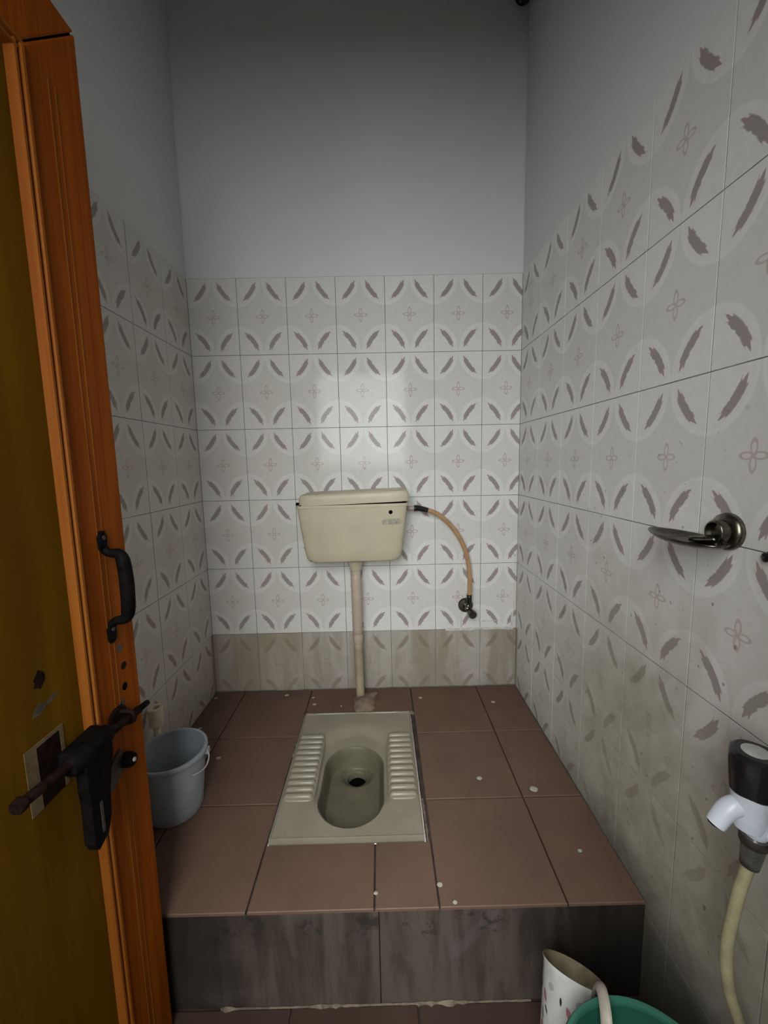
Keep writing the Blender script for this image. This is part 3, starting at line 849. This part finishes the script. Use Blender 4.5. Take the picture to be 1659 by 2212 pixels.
# ---- inlet hose and angle valve
ih = thing('inlet_hose', 'tan plastic hose curving from the cistern to the wall valve', 'hose', (1.137, -0.05, 0.40))
L = lambda x, y, z: (x - 1.137, y + .05, z - .40)
bm = nb(); tube(bm, [L(.945, -.055, .824), L(1.0, -.05, .803), L(1.055, -.045, .757), L(1.102, -.042, .690), L(1.132, -.04, .61), L(1.143, -.042, .52), L(1.141, -.045, .432)], .0095, n=14, k=8); obj('hose', bm, 'hose', ih, smooth=True)
bm = nb(); tube(bm, [L(.962, -.054, .818), L(.925, -.056, .8275), L(.905, -.056, .8285)], [.0115, .0125, .014], n=14, k=3); obj('connector', bm, 'black_plastic', ih, smooth=True)
bm = nb(); tube(bm, [L(.910, -.056, .8285), L(.874, -.056, .829)], .0085, n=12, k=2); obj('inlet_stub', bm, 'pvc', ih, smooth=True)
bm = nb(); tube(bm, [L(1.141, -.045, .445), L(1.140, -.045, .412), L(1.139, -.045, .398)], [.0115, .012, .0105], n=14, k=3); obj('hose_end', bm, 'black_plastic', ih, smooth=True)
av = thing('angle_valve', 'chrome angle valve with round flange on the back wall', 'valve', (1.134, 0.0, 0.383))
bm = nb(); lathe(bm, [(.033, -.0005), (.033, -.004), (.029, -.009), (.018, -.011), (.012, -.012)], (0, 0, 0), 'y', 28); obj('flange', bm, 'chrome', av, smooth=35)
bm = nb(); tube(bm, [(0, -.008, 0), (0, -.045, 0), (.002, -.056, -.001)], .0115, n=16, k=3); tube(bm, [(0.004, -.045, .022), (0.0, -.045, -.004)], .011, n=14, k=2); obj('valve_body', bm, 'chrome', av, smooth=True)
bm = nb(); tube(bm, [(.004, -.046, -.004), (.010, -.060, -.012), (.016, -.075, -.018), (.019, -.082, -.021)], [.012, .017, .019, .016], n=8, k=2); obj('valve_knob', bm, 'chrome', av, smooth=30)

# ---- grey bucket
bk = thing('bucket', 'blue-grey plastic bucket on the platform behind the open door', 'bucket', (0.128, -0.628, 0.0))
bm = nb()
loft(bm, [circ((0, 0, z), r, 48) for r, z in ((.060, .003), (.073, .0), (.076, .004), (.0785, .03), (.094, .178), (.0915, .178), (.0765, .03), (.072, .008), (.05, .007))])
obj('bucket_body', bm, 'bucket', bk, smooth=40)
bm = nb(); loft(bm, [circ((0, 0, z), r, 48) for r, z in ((.0925, .176), (.0985, .174), (.1005, .178), (.1005, .187), (.098, .190), (.092, .189), (.0905, .184), (.0925, .176))], False, False)
obj('bucket_rim', bm, 'bucket', bk, smooth=50)
bm = nb(); tube(bm, [(.098, .02, .172), (.108, .005, .160), (.110, -.02, .150), (.105, -.045, .152), (.09, -.065, .155)], .0022, n=8, k=6); obj('bail', bm, 'cap', bk, smooth=True)
for yy in (.02,):
    bm = nb(); bx(bm, .09, .103, yy - .008, yy + .008, .160, .178); obj('bail_ear', bm, 'bucket', bk, bevel=.002)

# ---- white tube behind the bucket
tb = thing('plastic_tube', 'white hollow-topped plastic tube standing behind the grey bucket', 'tube', (0.036, -0.535, 0.0))
bm = nb(); loft(bm, [circ((0, 0, z), r, 28) for r, z in ((.009, .195), (.0205, .205), (.0215, .245), (.0230, .262), (.0215, .2655), (.0125, .2655), (.0110, .262), (.0105, .215))], True, True); he = obj('hollow_end', bm, 'aged_white', tb, smooth=40)
bm = nb(); lathe(bm, [(.0104, -.002), (.0104, 0)], (0, 0, .252), 'z', 20); obj('bore', bm, 'hole', he)
bm = nb(); tube(bm, [(0, 0, .208), (.001, 0, .10), (0, 0, .03)], .0105, n=16, k=3); obj('stem', bm, 'aged_white', tb, smooth=True)
bm = nb(); lathe(bm, [(.024, 0), (.026, .006), (.026, .04), (.015, .05), (.008, .055)], (0, 0, 0), 'z', 24); obj('foot', bm, 'aged_white', tb, smooth=40)

# ---- soap dish on the right wall
sd = thing('soap_dish', 'tarnished chrome soap dish with round flange on the right wall', 'soap dish', (XR, -1.066, 0.893))
bm = nb(); lathe(bm, [(.0315, .001), (.0325, -.004), (.031, -.009), (.026, -.013), (.0215, -.0145)], (0, 0, 0), 'x', 36); obj('flange', bm, 'chrome', sd, smooth=35)
bm = nb(); lathe(bm, [(.0205, -.010), (.0205, -.026), (.0185, -.029), (.0165, -.029), (.0155, -.020)], (0, 0, 0), 'x', 30); obj('socket', bm, 'chrome', sd, smooth=35)
bm = nb(); tube(bm, [(-.018, 0.004, -.012), (-.032, .015, -.015), (-.048, .028, -.016)], [.010, .008, .006], n=12, k=3, flat=(.7, 1.6)); obj('arm', bm, 'chrome', sd, smooth=True)
bm = nb(); rings = []
nS = 40
def dish(sc, z):
    out = []
    for i in range(nS):
        a = 2 * math.pi * i / nS
        x = .040 * sc * math.cos(a); y = .086 * sc * math.sin(a)
        x *= 1 - .30 * max(0, math.sin(a)) ** 2       # narrower toward the far end
        out.append((-.056 + x, .030 + y, z - .013 + .002 * (y / .086)))
    return out
for sc, z in ((.25, -.0115), (.6, -.0105), (.85, -.006), (.97, -.0015), (1.0, .0005), (.985, .0020), (.93, .0012), (.80, -.0035), (.55, -.0075), (.2, -.0085)): rings.append(dish(sc, z))
loft(bm, rings); tray = obj('tray', bm, 'chrome', sd, smooth=True)
tray.rotation_euler = (0, 0, 0)

# ---- little black peg beside it
pg = thing('wall_peg', 'small black peg on the right wall beside the soap dish', 'peg', (XR, -1.143, 0.866))
bm = nb(); lathe(bm, [(.006, 0), (.006, -.004), (.0075, -.006), (.0075, -.009), (.004, -.011)], (0, 0, 0), 'x', 14); obj('peg', bm, 'black_plastic', pg, smooth=40)
bm = nb(); lathe(bm, [(.009, .001), (.009, -.002), (.007, -.003)], (0, 0, 0), 'x', 16); obj('peg_plate', bm, 'black_plastic', pg, smooth=40)

# ---- two-way tap
TX, TY = 1.274, -1.237
tap = thing('bib_tap', 'white plastic two-way tap with black knob on the right wall', 'tap', (TX, TY, 0.0))
bm = nb()
lathe(bm, [(.012, .500), (.0185, .505), (.0205, .516), (.021, .53), (.0225, .545), (.0245, .560)], (0, 0, 0), 'z', 28)
obj('tap_body', bm, 'white_plastic', tap, smooth=35)
bm = nb(); tube(bm, [(0, 0, .535), (-.020, .002, .534), (-.031, .004, .524), (-.042, .005, .505)], [.013, .0135, .013, .0122], n=18, k=5); sp_ = obj('spout', bm, 'white_plastic', tap, smooth=40)
bm = nb(); tube(bm, [(-.0416, .005, .5065), (-.0428, .005, .5035)], .0095, n=14, k=2); obj('spout_mouth', bm, 'hole', sp_)
bm = nb(); tube(bm, [(0.005, 0, .522), (.04, 0, .522), (XR - TX - .004, 0, .522)], [.014, .0125, .0125], n=18, k=3); obj('inlet', bm, 'white_plastic', tap, smooth=40)
bm = nb(); lathe(bm, [(.027, .0), (.027, -.004), (.020, -.010), (.014, -.012)], (XR - TX, 0, .522), 'x', 26); obj('wall_flange', bm, 'white_plastic', tap, smooth=35)
# fluted knob
bm = nb(); rings = []
NK = 48
for r, z in ((.0235, .5575), (.0258, .560), (.0285, .585), (.0298, .605), (.0288, .614), (.024, .618)):
    rings.append([((r + .0011 * math.copysign(abs(math.cos(4 * 2 * math.pi * i / NK)) ** .6, math.cos(4 * 2 * math.pi * i / NK))) * math.cos(2 * math.pi * i / NK), (r + .0011 * math.cos(4 * 2 * math.pi * i / NK)) * math.sin(2 * math.pi * i / NK), z) for i in range(NK)])
loft(bm, rings); kn = obj('knob', bm, 'black_plastic', tap, smooth=35)
kn.rotation_euler = (0, 0, 0)
bm = nb(); lathe(bm, [(.0158, .6165), (.0158, .6186), (.012, .6195)], (0, 0, 0), 'z', 26); obj('knob_cap', bm, 'cap', kn, smooth=35)
# hose nozzle below, second knob on its side
bm = nb(); tube(bm, [(.004, -.002, .518), (.007, -.004, .503), (.007, -.004, .4955)], [.0165, .0155, .0135], n=18, k=4); nz = obj('nozzle', bm, 'white_plastic', tap, smooth=40)
bm = nb(); tube(bm, [(.012, -.004, .508), (.020, -.018, .504), (.026, -.030, .502)], .011, n=14, k=3); obj('side_neck', bm, 'white_plastic', tap, smooth=40)
bm = nb(); tube(bm, [(.027, -.026, .502), (.033, -.042, .500), (.036, -.050, .499)], [.020, .0225, .020], n=20, k=3); obj('side_knob', bm, 'black_plastic', tap, smooth=35)
Q_ = lambda x, y, z: (x - TX, y - TY, z)
bm = nb(); tube(bm, [Q_(1.281, -1.241, .495), Q_(1.2805, -1.241, .478), Q_(1.2768, -1.241, .4465)], [.0165, .0145, .0115], n=18, k=4); slv = obj('sleeve', bm, 'sleeve', tap, smooth=True)
bm = nb(); lathe(bm, [(.0168, -.006), (.0178, -.003), (.0178, .003), (.0168, .006)], Q_(1.281, -1.241, .487), 'z', 20); obj('clamp', bm, 'grey_metal', slv, smooth=40)
# ---- hose on the nozzle
HO = (1.282, -1.241, 0.0)
T_ = lambda x, y, z: (x - HO[0], y - HO[1], z)
bm = nb(); tube(bm, [T_(1.2765, -1.241, .4462), T_(1.271, -1.241, .425), T_(1.2635, -1.241, .385), T_(1.2565, -1.241, .310), T_(1.264, -1.243, .242), T_(1.289, -1.243, .170), T_(1.318, -1.243, .09), T_(1.334, -1.245, -.02), T_(1.338, -1.26, -.15), T_(1.330, -1.32, -.236), T_(1.31, -1.42, -.2515), T_(1.28, -1.55, -.2515)], [.0075, .0078, .008, .008, .008, .008, .008, .008, .008, .008, .008, .008], n=14, k=7); tag(obj('garden_hose', bm, 'cream_hose', None, HO, smooth=True), 'cream rubber hose hanging from the white tap', 'hose')

# ---- green bucket
gb = thing('green_bucket', 'green plastic bucket on the lower floor under the tap', 'bucket', (1.164, -1.262, ZL))
H_ = 0.31
bm = nb()
loft(bm, [circ((0, 0, z), r, 56) for r, z in ((.08, .004), (.100, .0), (.103, .004), (.136, H_ - .012), (.1335, H_ - .012), (.101, .012), (.06, .010))])
obj('bucket_body', bm, 'green', gb, smooth=40)
bm = nb(); loft(bm, [circ((0, 0, z), r, 56) for r, z in ((.134, H_ - .014), (.140, H_ - .016), (.1425, H_ - .012), (.1425, H_ - .003), (.140, H_), (.135, H_ - .001), (.1325, H_ - .006), (.134, H_ - .014))], False, False)
obj('bucket_rim', bm, 'green_rim', gb, smooth=50)

# ---- mug hooked over the bucket's rim
MC = Vector((1.143, -1.035, -0.022)); th_, ph_ = 0.662, 0.960
nrm = Vector((math.sin(th_) * math.cos(ph_), math.sin(th_) * math.sin(ph_), math.cos(th_)))
mug = thing('mug', 'white flower-printed plastic mug hooked on the green bucket', 'mug')
za_ = nrm; xa_ = Vector((0.35, -0.9, 0.2)); xa_ = (xa_ - za_ * xa_.dot(za_)).normalized(); ya_ = za_.cross(xa_)
MM = Matrix((xa_, ya_, za_)).transposed().to_4x4(); MM.translation = MC - nrm * 0.14
mug.matrix_world = MM
mt, b_, spot, getc = make_mug()
PINK, DARK, GRN = (0.30, 0.12, 0.14), (0.03, 0.027, 0.024), (0.30, 0.32, 0.29)
for a0 in (-1.9, -0.9, 0.3, 1.5, 2.7):
    spot(a0, .088, .0045, .010, .5, PINK); spot(a0 - .30, .098, .0022, .006, .1, DARK); spot(a0 + .12, .070, .0022, .007, .6, DARK)
    spot(a0 - .1, .060, .0025, .009, .4, DARK); spot(a0 - .12, .044, .005, .007, -.3, PINK); spot(a0 + .3, .108, .007, .006, .2, GRN); spot(a0 + .1, .025, .004, .008, .2, PINK)
X.nt = mt.node_tree
setin(b_, 'Base Color', getc()); b_.inputs['Roughness'].default_value = 0.35
bm = nb()
vr = loft(bm, [circ((0, 0, z), r, 48) for r, z in ((.040, .002), (.0435, .0), (.0455, .004), (.0575, .133), (.0605, .139), (.0605, .1405))], True, False)
obj('mug_body', bm, mt, mug, smooth=45)
bm = nb(); loft(bm, [circ((0, 0, z), r, 48) for r, z in ((.0604, .1405), (.059, .1407), (.0575, .137), (.0550, .128), (.0432, .006), (.03, .005))], False, True)
obj('mug_lining', bm, 'mug_in', mug, smooth=45)
bm = nb()
iM = MM.inverted()
hp = [(1.158, -1.088, -.006), (1.153, -1.104, .045), (1.147, -1.128, .066), (1.139, -1.155, .060), (1.133, -1.172, .025), (1.127, -1.182, -.03), (1.122, -1.188, -.07)]
tube(bm, [iM @ Vector(p) for p in hp], [.009, .009, .0095, .010, .010, .010, .009], n=12, k=6, flat=(.45, 1.0), up=iM.to_3x3() @ Vector((0, -.6, .8)))
obj('mug_handle', bm, 'mug_handle', mug, smooth=50)

# ---- bulb holder high in the corner
bh = thing('bulb_holder', 'black bulb holder high in the back right corner', 'lamp holder', (1.337, -0.001, 2.722))
bm = nb(); lathe(bm, [(.026, .001), (.026, -.008), (.020, -.014)], (0, 0, 0.02), 'y', 24); obj('base_disc', bm, 'black_plastic', bh, smooth=40)
bm = nb(); tube(bm, [(0, -.010, .020), (.0, -.028, .012), (.0, -.040, -.012), (-.001, -.042, -.030)], [.012, .013, .0155, .0145], n=18, k=4); obj('socket', bm, 'black_plastic', bh, smooth=40)
